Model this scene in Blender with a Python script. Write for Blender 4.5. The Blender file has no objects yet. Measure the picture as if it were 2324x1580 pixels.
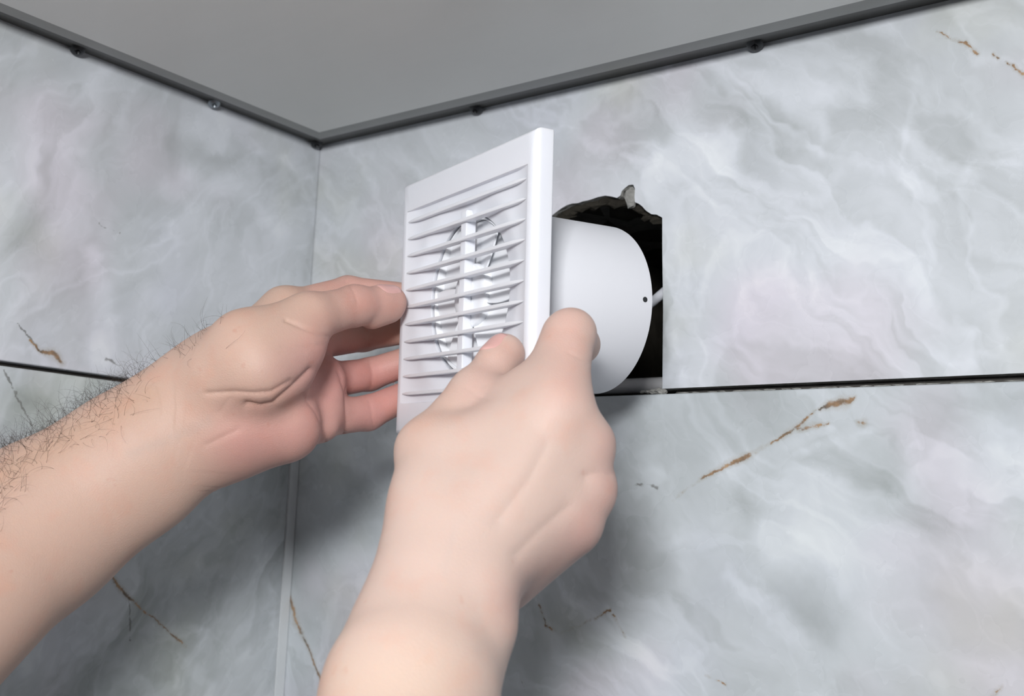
import bpy, bmesh, math, random
import numpy as np
from mathutils import Vector, Matrix, geometry as mgeo
random.seed(7); rng = np.random.default_rng(11)
scn = bpy.context.scene
COL = scn.collection
H = 2.40                                   # ceiling height; room corner at x=0, y=0

# ------------------------------------------------------------------ camera
M = np.array([[0.8052489780, 0.5916119797, 0.0396150082],      # right
              [0.0561596263, -0.1426093838, 0.9881845273],     # up
              [-0.5902712764, 0.7935098167, 0.1480607683]])    # forward
CAM = np.array([0.6556, -0.6082, H - 0.2866])
FPX, CX, CY = 2530.7, 1162.0, 790.0
cd = bpy.data.cameras.new('camera'); cam = bpy.data.objects.new('camera', cd); COL.objects.link(cam)
mw = Matrix.Identity(4)
for i in range(3):
    mw[i][0], mw[i][1], mw[i][2], mw[i][3] = M[0][i], M[1][i], -M[2][i], CAM[i]
cam.matrix_world = mw
cd.sensor_width = 36.0; cd.lens = FPX / 2324 * 36.0; cd.clip_start = 0.02
cd.dof.use_dof = True; cd.dof.focus_distance = 0.61; cd.dof.aperture_fstop = 11.0
scn.camera = cam

def cray(px, py): return np.array([(px - CX) / FPX, -(py - CY) / FPX, 1.0])
def at(px, py, d): return CAM + M.T @ (cray(px, py) * d)        # point at a given depth
def on_plane(px, py, n, off):                                   # point of a sight line on the plane n.x = off
    r = M.T @ cray(px, py); n = np.array(n, float)
    return CAM + r * ((off - n @ CAM) / (n @ r))
def to_px(P):
    q = (P - CAM) @ M.T
    return np.stack([CX + FPX * q[:, 0] / q[:, 2], CY - FPX * q[:, 1] / q[:, 2], q[:, 2]], 1)

# ------------------------------------------------------------------ light
w = bpy.data.worlds.new('world'); scn.world = w; w.use_nodes = True
bg = w.node_tree.nodes['Background']; bg.inputs[0].default_value = (0.80, 0.88, 1.0, 1); bg.inputs[1].default_value = 0.075
def area(name, loc, target, sx, sy, power, col):
    l = bpy.data.lights.new(name, 'AREA'); l.shape = 'RECTANGLE'; l.size = sx; l.size_y = sy; l.energy = power; l.color = col
    o = bpy.data.objects.new(name, l); COL.objects.link(o); o.location = loc
    o.rotation_euler = (Vector(target) - Vector(loc)).to_track_quat('-Z', 'Y').to_euler(); return o
area('lamp_panel', (0.80, -1.02, 2.360), (0.28, -0.18, 2.05), 0.20, 0.18, 15.0, (0.985, 0.985, 0.99))
scn.view_settings.view_transform = 'Standard'; scn.view_settings.look = 'None'
scn.view_settings.gamma = 1.0; scn.view_settings.use_curve_mapping = False
scn.view_settings.exposure = 0.05

# ------------------------------------------------------------------ helpers
def mesh_obj(name, verts, faces, mat, parent=None, smooth=True, loc=None):
    me = bpy.data.meshes.new(name)
    me.from_pydata([tuple(map(float, v)) for v in verts], [], [tuple(int(i) for i in f) for f in faces])
    me.update()
    if mat: me.materials.append(mat)
    if smooth:
        me.polygons.foreach_set('use_smooth', [True] * len(me.polygons))
    o = bpy.data.objects.new(name, me); COL.objects.link(o)
    if parent: o.parent = parent
    if loc is not None: o.location = loc
    return o
def bm_obj(name, bm, mat, parent=None, smooth=False, angle=None):
    me = bpy.data.meshes.new(name); bm.to_mesh(me); bm.free()
    if mat: me.materials.append(mat)
    if smooth or angle:
        me.polygons.foreach_set('use_smooth', [True] * len(me.polygons))
    if angle: me.set_sharp_from_angle(angle=math.radians(angle))
    o = bpy.data.objects.new(name, me); COL.objects.link(o)
    if parent: o.parent = parent
    return o
def empty(name, loc=(0, 0, 0), mat4=None):
    o = bpy.data.objects.new(name, None); COL.objects.link(o); o.empty_display_size = 0.02
    if mat4 is not None: o.matrix_world = mat4
    else: o.location = loc
    return o
def tag(o, label=None, cat=None, group=None, kind=None):
    if label: o['label'] = label
    if cat: o['category'] = cat
    if group: o['group'] = group
    if kind: o['kind'] = kind
    return o
def box(bm, lo, hi):
    r = bmesh.ops.create_cube(bm, size=1.0)
    for v in r['verts']:
        v.co = Vector([lo[i] + (v.co[i] + 0.5) * (hi[i] - lo[i]) for i in range(3)])
    return r['verts']
def tube_mesh(path, rad, n=12, cap=True):
    path = [Vector(p) for p in path]; V = []; Fc = []
    up = Vector((0.13, 0.21, 0.97))
    for i, p in enumerate(path):
        t = (path[min(i + 1, len(path) - 1)] - path[max(i - 1, 0)]).normalized()
        a = t.cross(up).normalized(); b = t.cross(a)
        r = rad[i] if hasattr(rad, '__len__') else rad
        for k in range(n):
            an = 2 * math.pi * k / n
            V.append(p + (a * math.cos(an) + b * math.sin(an)) * r)
    for i in range(len(path) - 1):
        for k in range(n):
            Fc.append((i * n + k, i * n + (k + 1) % n, (i + 1) * n + (k + 1) % n, (i + 1) * n + k))
    if cap:
        Fc.append(tuple(range(n - 1, -1, -1))); Fc.append(tuple((len(path) - 1) * n + k for k in range(n)))
    return V, Fc

# ------------------------------------------------------------------ materials
class NT:
    def __init__(s, name):
        s.m = bpy.data.materials.new(name); s.m.use_nodes = True; s.t = s.m.node_tree
        s.b = s.t.nodes['Principled BSDF']
    def n(s, typ, **kw):
        x = s.t.nodes.new(typ)
        for k, v in kw.items(): setattr(x, k, v)
        return x
    def set(s, node, inp, val):
        if isinstance(val, bpy.types.NodeSocket): s.t.links.new(val, node.inputs[inp])
        else: node.inputs[inp].default_value = val
    def math(s, op, a, b=None, c=None, clamp=False):
        x = s.n('ShaderNodeMath', operation=op, use_clamp=clamp); s.set(x, 0, a)
        if b is not None: s.set(x, 1, b)
        if c is not None: s.set(x, 2, c)
        return x.outputs[0]
    def vmath(s, op, a, b=None, scale=None):
        x = s.n('ShaderNodeVectorMath', operation=op); s.set(x, 0, a)
        if b is not None: s.set(x, 1, b)
        if scale is not None: s.set(x, 3, scale)
        return x.outputs[1] if op in ('LENGTH', 'DOT_PRODUCT', 'DISTANCE') else x.outputs[0]
    def noise(s, vec, scale, detail=4, rough=0.5, dist=0.0, color=False):
        x = s.n('ShaderNodeTexNoise'); s.set(x, 'Vector', vec); s.set(x, 'Scale', scale); s.set(x, 'Detail', detail)
        s.set(x, 'Roughness', rough); s.set(x, 'Distortion', dist)
        return x.outputs[1] if color else x.outputs[0]
    def ramp(s, fac, stops, interp='LINEAR'):
        x = s.n('ShaderNodeValToRGB'); s.set(x, 0, fac); cr = x.color_ramp; cr.interpolation = interp
        while len(cr.elements) < len(stops): cr.elements.new(0.5)
        for e, (p, c) in zip(cr.elements, stops):
            e.position = p; e.color = (*c, 1) if len(c) == 3 else c
        return x.outputs[0]
    def mix(s, fac, a, b, mode='MIX'):
        x = s.n('ShaderNodeMix', data_type='RGBA', blend_type=mode); s.set(x, 0, fac)
        for i, v in ((6, a), (7, b)):
            if isinstance(v, tuple) and len(v) == 3: v = (*v, 1)
            s.set(x, i, v)
        return x.outputs[2]
    def smooth(s, v, lo, hi):
        x = s.n('ShaderNodeMapRange', interpolation_type='SMOOTHSTEP'); s.set(x, 0, v)
        s.set(x, 1, lo); s.set(x, 2, hi); s.set(x, 3, 0.0); s.set(x, 4, 1.0); return x.outputs[0]
    def bump(s, h, strength, dist):
        x = s.n('ShaderNodeBump'); s.set(x, 'Strength', strength); s.set(x, 'Distance', dist); s.set(x, 'Height', h)
        s.t.links.new(x.outputs[0], s.b.inputs['Normal'])
    def out(s, col=None, rough=None, spec=None, **kw):
        if col is not None:
            s.set(s.b, 'Base Color', (*col, 1) if isinstance(col, tuple) and len(col) == 3 else col)
        if rough is not None: s.set(s.b, 'Roughness', rough)
        if spec is not None: s.set(s.b, 'Specular IOR Level', spec)
        for k, v in kw.items(): s.set(s.b, k, v)
        return s.m
def pos(nt): return nt.n('ShaderNodeNewGeometry').outputs['Position']

def plain(name, col, rough=0.5, spec=0.5, var=0.06, scale=40.0, bump=0.0, metal=0.0):
    nt = NT(name); tc = nt.n('ShaderNodeTexCoord').outputs['Object']
    v = nt.noise(tc, scale, 4, 0.55)
    c = nt.mix(v, tuple(x * (1 - var) for x in col), tuple(min(1, x * (1 + var)) for x in col))
    if bump: nt.bump(v, bump, 0.002)
    return nt.out(c, rough, spec, Metallic=metal)

# distance to a segment divided by a width that changes along it
def seg_group():
    g = bpy.data.node_groups.new('segment_distance', 'ShaderNodeTree')
    for nm, ty in (('P', 'NodeSocketVector'), ('A', 'NodeSocketVector'), ('D', 'NodeSocketVector'), ('InvL2', 'NodeSocketFloat'), ('W0', 'NodeSocketFloat'), ('dW', 'NodeSocketFloat')):
        g.interface.new_socket(nm, in_out='INPUT', socket_type=ty)
    g.interface.new_socket('R', in_out='OUTPUT', socket_type='NodeSocketFloat')
    N, Lk = g.nodes, g.links
    gi, go = N.new('NodeGroupInput'), N.new('NodeGroupOutput')
    def vm(op, a, b):
        x = N.new('ShaderNodeVectorMath'); x.operation = op; Lk.new(a, x.inputs[0])
        if b is not None: Lk.new(b, x.inputs[3 if op == 'SCALE' else 1])
        return x.outputs[1] if op in ('DOT_PRODUCT', 'LENGTH') else x.outputs[0]
    def m(op, a, b, c=None, clamp=False):
        x = N.new('ShaderNodeMath'); x.operation = op; x.use_clamp = clamp
        for i, v in enumerate((a, b, c)):
            if v is not None: Lk.new(v, x.inputs[i])
        return x.outputs[0]
    pa = vm('SUBTRACT', gi.outputs['P'], gi.outputs['A'])
    h = m('MULTIPLY', vm('DOT_PRODUCT', pa, gi.outputs['D']), gi.outputs['InvL2'], clamp=True)
    d = vm('LENGTH', vm('SUBTRACT', pa, vm('SCALE', gi.outputs['D'], h)), None)
    wd = m('MULTIPLY_ADD', h, gi.outputs['dW'], gi.outputs['W0'])
    Lk.new(m('DIVIDE', d, wd), go.inputs[0])
    return g
SEG = seg_group()
def strokes(nt, P, lines, conv):
    """smallest width-relative distance to any stroke; lines = [[(px,py,width_mm),...],...]"""
    res = None
    for ln in lines:
        for (x0, y0, w0), (x1, y1, w1) in zip(ln[:-1], ln[1:]):
            a, b = conv(x0, y0), conv(x1, y1); d = b - a
            x = nt.n('ShaderNodeGroup'); x.node_tree = SEG
            nt.set(x, 'P', P); x.inputs['A'].default_value = tuple(a); x.inputs['D'].default_value = tuple(d)
            x.inputs['InvL2'].default_value = 1.0 / max(1e-9, float(d @ d)); x.inputs['W0'].default_value = w0 / 1000; x.inputs['dW'].default_value = (w1 - w0) / 1000
            res = x.outputs[0] if res is None else nt.math('MINIMUM', res, x.outputs[0])
    return res

def marble(name, conv, rot, seed, rust, crack, bright, dark, contrast=1.0):
    """polished onyx-look porcelain: warped flowing clouds, white wisps, rust-brown veins"""
    nt = NT(name); P = pos(nt)
    w1 = nt.vmath('SUBTRACT', nt.noise(nt.vmath('ADD', P, (seed, seed * 0.7, 0)), 7.0, 4, 0.55, color=True), (0.5, 0.5, 0.5))
    w2 = nt.vmath('SUBTRACT', nt.noise(nt.vmath('ADD', P, (0, seed, seed)), 24.0, 4, 0.6, color=True), (0.5, 0.5, 0.5))
    w3 = nt.vmath('SUBTRACT', nt.noise(P, 160.0, 4, 0.65, color=True), (0.5, 0.5, 0.5))
    Pw = nt.vmath('ADD', nt.vmath('ADD', P, nt.vmath('SCALE', w1, scale=0.10)), nt.vmath('SCALE', w2, scale=0.016))
    mp = nt.n('ShaderNodeMapping'); nt.set(mp, 'Vector', Pw); mp.inputs['Rotation'].default_value = rot; mp.inputs['Scale'].default_value = (1, 1, 1)
    st = nt.vmath('MULTIPLY', mp.outputs[0], (0.55, 1.0, 1.35))
    cl = nt.noise(st, 9.0, 5, 0.52, 1.2)
    cl2 = nt.noise(nt.vmath('ADD', st, (3.1, 1.7, 5.3)), 17.0, 6, 0.58, 1.6)
    ridge = nt.math('ABSOLUTE', nt.math('SUBTRACT', nt.noise(nt.vmath('ADD', st, (7.7, 2.2, 1.1)), 8.0, 4, 0.45, 1.4), 0.5))
    wisp = nt.math('SUBTRACT', 1.0, nt.smooth(ridge, 0.0, 0.055))
    ridge2 = nt.math('ABSOLUTE', nt.math('SUBTRACT', nt.noise(nt.vmath('ADD', st, (1.7, 9.2, 4.1)), 16.0, 3, 0.5, 1.0), 0.47))
    wisp2 = nt.math('SUBTRACT', 1.0, nt.smooth(ridge2, 0.0, 0.03))
    v = nt.math('MULTIPLY_ADD', nt.math('SUBTRACT', cl, 0.5), 0.95 * contrast, 0.5)
    v = nt.math('MULTIPLY_ADD', nt.math('SUBTRACT', cl2, 0.5), 0.40 * contrast, v)
    v = nt.math('MULTIPLY_ADD', wisp, 0.13 * contrast, v)
    v = nt.math('MULTIPLY_ADD', wisp2, 0.05 * contrast, v)
    sn = nt.noise(nt.vmath('ADD', st, (4.4, 6.1, 2.9)), 5.5, 4, 0.5, 1.1)
    saw = nt.math('FRACT', nt.math('MULTIPLY', sn, 4.5))
    saw = nt.math('MULTIPLY', saw, nt.math('SUBTRACT', 1.0, nt.smooth(saw, 0.86, 1.0)))
    v = nt.math('MULTIPLY_ADD', nt.math('SUBTRACT', saw, 0.42), 0.22 * contrast, v)
    Ps = nt.vmath('ADD', nt.vmath('ADD', P, nt.vmath('SCALE', w1, scale=0.035)), nt.vmath('SCALE', w2, scale=0.030))
    if bright:
        d = strokes(nt, Ps, bright, conv)
        v = nt.math('MULTIPLY_ADD', nt.math('SUBTRACT', 1.0, nt.smooth(d, 0.1, 1.5)), 0.20, v)
    if dark:
        d = strokes(nt, Ps, dark, conv)
        v = nt.math('MULTIPLY_ADD', nt.math('SUBTRACT', 1.0, nt.smooth(d, 0.0, 1.6)), -0.20, v)
    v = nt.math('MAXIMUM', nt.math('MINIMUM', v, 1.0), 0.0)
    col = nt.ramp(v, [(0.0, (0.30, 0.325, 0.325)), (0.25, (0.43, 0.455, 0.47)), (0.5, (0.55, 0.58, 0.61)), (0.72, (0.65, 0.68, 0.725)), (1.0, (0.78, 0.81, 0.84))])
    t1 = nt.noise(nt.vmath('ADD', P, (seed, 4.0, 2.0)), 6.0, 3, 0.5)
    col = nt.mix(nt.math('MULTIPLY', nt.smooth(t1, 0.5, 0.72), 0.55), col, nt.mix(1.0, col, (0.98, 0.97, 1.045), 'MULTIPLY'))
    t2 = nt.noise(nt.vmath('ADD', P, (1.0, seed, 7.0)), 8.0, 3, 0.5)
    col = nt.mix(nt.math('MULTIPLY', nt.smooth(t2, 0.54, 0.74), 0.7), col, nt.mix(1.0, col, (1.0, 0.99, 0.88), 'MULTIPLY'))
    t3 = nt.noise(nt.vmath('ADD', P, (5.0, 2.0, seed)), 7.0, 2, 0.5)
    col = nt.mix(nt.math('MULTIPLY', nt.smooth(t3, 0.50, 0.68), 0.8), col, nt.mix(1.0, col, (1.06, 0.965, 1.0), 'MULTIPLY'))
    Pv = nt.vmath('ADD', nt.vmath('ADD', P, nt.vmath('SCALE', w2, scale=0.004)), nt.vmath('SCALE', w3, scale=0.0045))
    br = nt.noise(P, 130.0, 5, 0.7)
    if crack:
        d = nt.math('ADD', strokes(nt, Pv, crack, conv), nt.math('MULTIPLY', nt.math('SUBTRACT', br, 0.5), 1.6))
        col = nt.mix(nt.math('MULTIPLY', nt.math('SUBTRACT', 1.0, nt.smooth(d, 0.35, 1.3)), 0.75), col, (0.14, 0.14, 0.13))
    if rust:
        d = nt.math('ADD', strokes(nt, Pv, rust, conv), nt.math('MULTIPLY', nt.math('SUBTRACT', br, 0.5), 2.2))
        halo = nt.math('SUBTRACT', 1.0, nt.smooth(d, 0.6, 2.4))
        col = nt.mix(nt.math('MULTIPLY', halo, 0.35), col, (0.34, 0.31, 0.26))
        core = nt.math('SUBTRACT', 1.0, nt.smooth(d, 0.25, 1.0))
        rc = nt.ramp(nt.noise(P, 70.0, 4, 0.6), [(0.35, (0.10, 0.075, 0.05)), (0.5, (0.26, 0.15, 0.07)), (0.65, (0.42, 0.26, 0.13))])
        col = nt.mix(nt.math('MULTIPLY', core, 0.9), col, rc)
    rg = nt.math('MULTIPLY_ADD', nt.noise(P, 30.0, 3, 0.5), 0.10, 0.22)
    return nt.out(col, rg, 0.42)

YR = (0, 1, 0); XL = (1, 0, 0)
def cR(px, py): return on_plane(px, py, YR, 0.0)
def cL(px, py): return on_plane(px, py, XL, 0.0)
m_ru = marble('onyx_tile_upper_right', cR, (0, math.radians(-42), 0), 2.3,
    [[(2128, 72, .5), (2190, 95, .9), (2222, 120, 1.0)], [(2255, 122, .8), (2268, 130, .7)], [(2288, 142, .7), (2324, 168, 1.2)]],
    None,
    [[(1400, 470, 22), (1500, 385, 24), (1620, 370, 20)], [(1560, 520, 40), (1700, 620, 50), (1900, 640, 45)], [(1760, 200, 6), (1830, 270, 7), (1850, 330, 7), (1960, 370, 7), (2100, 440, 6)], [(2060, 320, 6), (2120, 370, 8), (2200, 410, 6)], [(1640, 170, 10), (1800, 200, 10), (1950, 215, 8)]],
    [[(1640, 250, 20), (1730, 300, 22)], [(1900, 250, 14), (1960, 290, 16)], [(2000, 180, 12), (2080, 230, 12)], [(1440, 330, 14), (1500, 300, 10)], [(2130, 260, 16), (2200, 330, 18)]], 0.85)
m_rl = marble('onyx_tile_lower_right', cR, (0, math.radians(-40), 0), 6.1,
    [[(1530, 1135, .6), (1592, 1088, .9), (1650, 1055, 1.6), (1690, 1038, 2.2), (1720, 1020, 1.0), (1765, 996, .9), (1805, 972, 1.4), (1850, 930, .5), (1885, 918, 1.6), (1915, 910, 2.6), (1940, 902, 1.0)],
     [(1800, 975, 1.0), (1840, 967, 1.5), (1882, 959, .8)], [(1950, 955, 1.6), (1960, 957, 1.6)],
     [(1225, 1375, .8), (1240, 1420, .8), (1272, 1436, .8), (1312, 1424, .8), (1388, 1386, .7)], [(1394, 1396, .8), (1425, 1455, .5)],
     [(1605, 1530, .6), (1650, 1552, .6)], [(2253, 1578, .8), (2272, 1556, .8)],
     [(660, 1285, .8), (658, 1350, 1.2), (672, 1410, 2.4), (702, 1472, 1.3), (732, 1545, 1.1)]],
    [[(1398, 1120, .9), (1440, 1100, .9), (1475, 1102, .9), (1492, 1108, 1.1)], [(1440, 1480, .3), (1445, 1500, .4)], [(1180, 1540, .8), (1200, 1575, .8)]],
    [[(1400, 990, 9), (1395, 1060, 8)], [(1640, 1040, 14), (1880, 950, 5)], [(1800, 1010, 4), (1930, 985, 7), (1960, 970, 5)], [(2070, 1010, 3), (2080, 1080, 4), (2110, 1160, 3)], [(1840, 1190, 30), (2000, 1330, 30)], [(1660, 1310, 5), (1780, 1400, 8), (1880, 1520, 9)], [(1480, 1460, 30), (1560, 1560, 30)], [(1400, 1200, 5), (1460, 1330, 4)]],
    [[(1700, 1140, 9), (1770, 1170, 12)], [(1440, 1210, 14), (1480, 1280, 18)], [(1830, 1350, 16), (1900, 1400, 14)], [(2020, 1110, 22), (2100, 1200, 20)]], 0.85)
m_lu = marble('onyx_tile_upper_left', cL, (math.radians(-55), 0, math.radians(90)), 3.7,
    [[(70, 775, .7), (95, 800, 1.4), (122, 805, 2.6), (140, 825, 1.6)]],
    [[(40, 735, .6), (90, 795, .9)], [(225, 508, .5), (275, 528, .5)], [(240, 815, 1.2), (270, 828, .8)]],
    [[(230, 580, 9), (250, 700, 12), (230, 800, 12)], [(380, 420, 10), (480, 400, 14), (560, 440, 12), (640, 520, 10)], [(550, 310, 5), (640, 350, 6), (690, 450, 5)], [(190, 630, 2), (188, 700, 2)]],
    [[(420, 330, 14), (470, 350, 14)], [(610, 370, 14), (670, 440, 12)], [(80, 470, 16), (60, 540, 16)], [(722, 372, 3), (708, 520, 5), (699, 640, 5)]], 0.8)  # last dark stroke: reflection band beside the corner, painted into the stone
m_ll = marble('onyx_tile_lower_left', cL, (math.radians(-50), 0, math.radians(90)), 8.8,
    [[(245, 1300, 1.2), (292, 1357, 1.4), (332, 1392, .7), (362, 1415, .9), (422, 1468, .9)]],
    [[(292, 1357, .8), (296, 1410, .8), (294, 1455, .5)], [(12, 840, .7), (45, 912, .9), (72, 965, .8)]],
    [[(430, 1180, 3), (560, 1250, 4), (600, 1320, 4), (610, 1420, 3)], [(330, 1430, 5), (430, 1440, 5)], [(400, 1480, 4), (390, 1580, 4)], [(450, 1280, 4), (520, 1380, 5)]],
    [[(60, 900, 8), (150, 950, 8)]], 1.15)
cr_ = [n for n in m_ll.node_tree.nodes if n.type == 'VALTORGB' and len(n.color_ramp.elements) == 5][0].color_ramp
for e in cr_.elements: e.color = (e.color[0] * 0.84, e.color[1] * 0.86, e.color[2] * 0.84, 1)  # shadow on the lower left wall deepened through a darker tile colour
cr_ = [n for n in m_rl.node_tree.nodes if n.type == 'VALTORGB' and len(n.color_ramp.elements) == 5][0].color_ramp
for e in cr_.elements: e.color = (e.color[0] * 0.90, e.color[1] * 0.92, e.color[2] * 0.915, 1)
m_grout = plain('grout_concrete', (0.09, 0.086, 0.08), 0.95, 0.2, 0.5, 120, 0.9)
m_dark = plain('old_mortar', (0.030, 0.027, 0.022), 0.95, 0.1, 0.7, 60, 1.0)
m_body = plain('broken_tile_body', (0.30, 0.30, 0.285), 0.95, 0.2, 0.6, 260, 1.0)
m_seal = plain('white_sealant', (0.66, 0.69, 0.71), 0.45, 0.4, 0.05, 60)
m_white = plain('white_plastic', (0.76, 0.775, 0.825), 0.34, 0.45, 0.008, 20)
m_white.node_tree.nodes['Principled BSDF'].inputs['Subsurface Weight'].default_value = 0.55
m_white.node_tree.nodes['Principled BSDF'].inputs['Subsurface Radius'].default_value = (1.0, 1.0, 1.0)
m_white.node_tree.nodes['Principled BSDF'].inputs['Subsurface Scale'].default_value = 0.0035
m_white2 = plain('white_matt_duct', (0.775, 0.785, 0.83), 0.5, 0.4, 0.008, 20)
m_blade = plain('white_blade_plastic', (0.80, 0.815, 0.845), 0.32, 0.45, 0.02, 20)
m_steel = plain('screw_steel', (0.30, 0.33, 0.36), 0.35, 0.5, 0.2, 200, metal=0.9)
m_screw = plain('black_screw', (0.035, 0.037, 0.04), 0.4, 0.5, 0.2, 200, metal=0.5)
m_cable = plain('cable_sheath', (0.72, 0.74, 0.80), 0.45, 0.4, 0.05, 60)
m_pipe = plain('grey_conduit', (0.36, 0.36, 0.37), 0.5, 0.4, 0.2, 60)
m_trim = plain('ceiling_profile_painted_shade', (0.06, 0.06, 0.057), 0.5, 0.4, 0.15, 40)  # shade of the gap at the wall put into the profile colour
m_lip = plain('profile_lip_half_shade', (0.30, 0.305, 0.295), 0.45, 0.4, 0.1, 40)  # middle step of the painted fade from ceiling to dark gap
m_floor = plain('floor_tile', (0.35, 0.36, 0.36), 0.4, 0.4, 0.15, 6)
nt = NT('satin_ceiling'); P = pos(nt)
st = nt.vmath('MULTIPLY', P, (10.0, 55.0, 1.0))
v = nt.noise(st, 1.0, 5, 0.6); v2 = nt.noise(P, 4.0, 3, 0.5)
c = nt.mix(v, (0.69, 0.70, 0.675), (0.74, 0.745, 0.72)); c = nt.mix(nt.math('MULTIPLY', v2, 0.3), c, (0.59, 0.59, 0.57))
m_ceil = nt.out(c, nt.math('MULTIPLY_ADD', v, 0.08, 0.26), 0.5)

def skin(name):
    nt = NT(name); tc = nt.n('ShaderNodeTexCoord').outputs['Object']
    base = nt.n('ShaderNodeVertexColor', layer_name='tone').outputs[0]
    n1 = nt.noise(tc, 55.0, 4, 0.55); n2 = nt.noise(tc, 230.0, 4, 0.6)
    c = nt.mix(nt.math('MULTIPLY', nt.smooth(n1, 0.48, 0.75), 0.45), base, nt.mix(1.0, base, (1.04, 0.86, 0.80), 'MULTIPLY'))
    c = nt.mix(nt.math('MULTIPLY', nt.smooth(n2, 0.52, 0.78), 0.35), c, nt.mix(1.0, c, (1.08, 1.04, 0.98), 'MULTIPLY'))
    n4 = nt.noise(nt.vmath('ADD', tc, (3, 1, 2)), 120.0, 2, 0.5)
    c = nt.mix(nt.math('MULTIPLY', nt.smooth(n4, 0.70, 0.80), 0.35), c, nt.mix(1.0, c, (0.88, 0.66, 0.58), 'MULTIPLY'))
    n3 = nt.noise(tc, 900.0, 3, 0.6)
    vo = nt.n('ShaderNodeTexVoronoi', feature='DISTANCE_TO_EDGE'); nt.set(vo, 'Vector', tc); nt.set(vo, 'Scale', 700.0)
    hgt = nt.math('ADD', nt.math('MULTIPLY', n3, 0.5), nt.math('MULTIPLY', nt.smooth(vo.outputs[0], 0.0, 0.25), 0.5))
    nt.bump(hgt, 0.2, 0.0005)
    return nt.out(c, 0.52, 0.32, **{'Subsurface Weight': 0.16, 'Subsurface Radius': (1.0, 0.35, 0.2), 'Subsurface Scale': 0.006})
m_skin = skin('skin')
m_nail = plain('fingernail', (0.62, 0.36, 0.33), 0.25, 0.5, 0.08, 150)
m_hair = plain('arm_hair', (0.035, 0.022, 0.014), 0.5, 0.4, 0.3, 90)

# ------------------------------------------------------------------ room shell
def extrude_outline(name, pts2, to3, thick_vec, mat, parent, holes=None, mat_side=None, inner=0.0):
    """flat piece with an outline in 2D, given real thickness"""
    bm = bmesh.new()
    co, edges = [], []
    for loop in [pts2] + (holes or []):
        b = len(co); co += [Vector(p) for p in loop]
        edges += [(b + i, b + (i + 1) % len(loop)) for i in range(len(loop))]
    r = mgeo.delaunay_2d_cdt(co, edges, [], 1 if not holes else 2, 1e-7)
    vs, fs = r[0], r[2]
    if holes:
        keep = []
        for f in fs:
            c = sum((vs[i] for i in f), Vector((0, 0))) / len(f)
            inside = False
            for hole in holes:
                n = len(hole); ins = False
                for i in range(n):
                    x1, y1 = hole[i]; x2, y2 = hole[(i + 1) % n]
                    if (y1 > c.y) != (y2 > c.y) and c.x < (x2 - x1) * (c.y - y1) / (y2 - y1) + x1: ins = not ins
                inside |= ins
            if not inside: keep.append(f)
        fs = keep
    V = [bm.verts.new(to3(v)) for v in vs]
    F = [bm.faces.new([V[i] for i in f]) for f in fs]
    bmesh.ops.recalc_face_normals(bm, faces=F)
    g = bmesh.ops.extrude_face_region(bm, geom=F)
    nv = [x for x in g['geom'] if isinstance(x, bmesh.types.BMVert)]
    for v in nv: v.co += Vector(thick_vec)
    bmesh.ops.recalc_face_normals(bm, faces=bm.faces)
    o = bm_obj(name, bm, mat, parent)
    if mat_side:
        o.data.materials.append(mat_side)
        t = Vector(thick_vec).normalized()
        for p in o.data.polygons:
            if abs(p.normal.dot(t)) < 0.5: p.material_index = 1
    return o
ZJ = H - 0.207                                        # joint height between the tile rows
ROOM = 1.9
T = 0.010                                             # tile thickness incl. adhesive
# backing walls (the plaster behind the tiles), with the vent opening in the right one
hole = []
for k in range(28):
    a = 2 * math.pi * k / 28
    ca, sa = math.cos(a), math.sin(a); q_ = (abs(ca) ** 5 + abs(sa) ** 5) ** (-0.2)
    r = q_ * (1 + random.uniform(-0.03, 0.03))
    hole.append((0.266 + 0.067 * r * ca, ZJ + 0.058 + 0.074 * r * sa))
wall_r = extrude_outline('wall_right', [(-0.12, 0), (ROOM, 0), (ROOM, H + 0.05), (-0.12, H + 0.05)], lambda v: Vector((v.x, T, v.y)), (0, 0.13, 0), m_grout, None, [hole])
tag(wall_r, kind='structure')
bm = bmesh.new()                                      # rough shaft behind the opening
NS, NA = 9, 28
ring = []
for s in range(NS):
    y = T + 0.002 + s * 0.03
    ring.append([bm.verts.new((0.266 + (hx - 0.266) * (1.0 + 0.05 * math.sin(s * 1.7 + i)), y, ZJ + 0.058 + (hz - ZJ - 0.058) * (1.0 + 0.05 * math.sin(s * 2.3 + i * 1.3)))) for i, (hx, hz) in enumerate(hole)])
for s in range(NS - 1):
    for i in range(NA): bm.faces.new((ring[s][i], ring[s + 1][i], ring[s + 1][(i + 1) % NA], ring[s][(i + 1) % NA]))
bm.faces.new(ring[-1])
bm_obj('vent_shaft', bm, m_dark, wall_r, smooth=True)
wall_l = extrude_outline('wall_left', [(-0.02, 0), (-ROOM, 0), (-ROOM, H + 0.05), (-0.02, H + 0.05)], lambda v: Vector((-T, v.x, v.y)), (-0.12, 0, 0), m_grout, None)
tag(wall_l, kind='structure')

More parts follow.
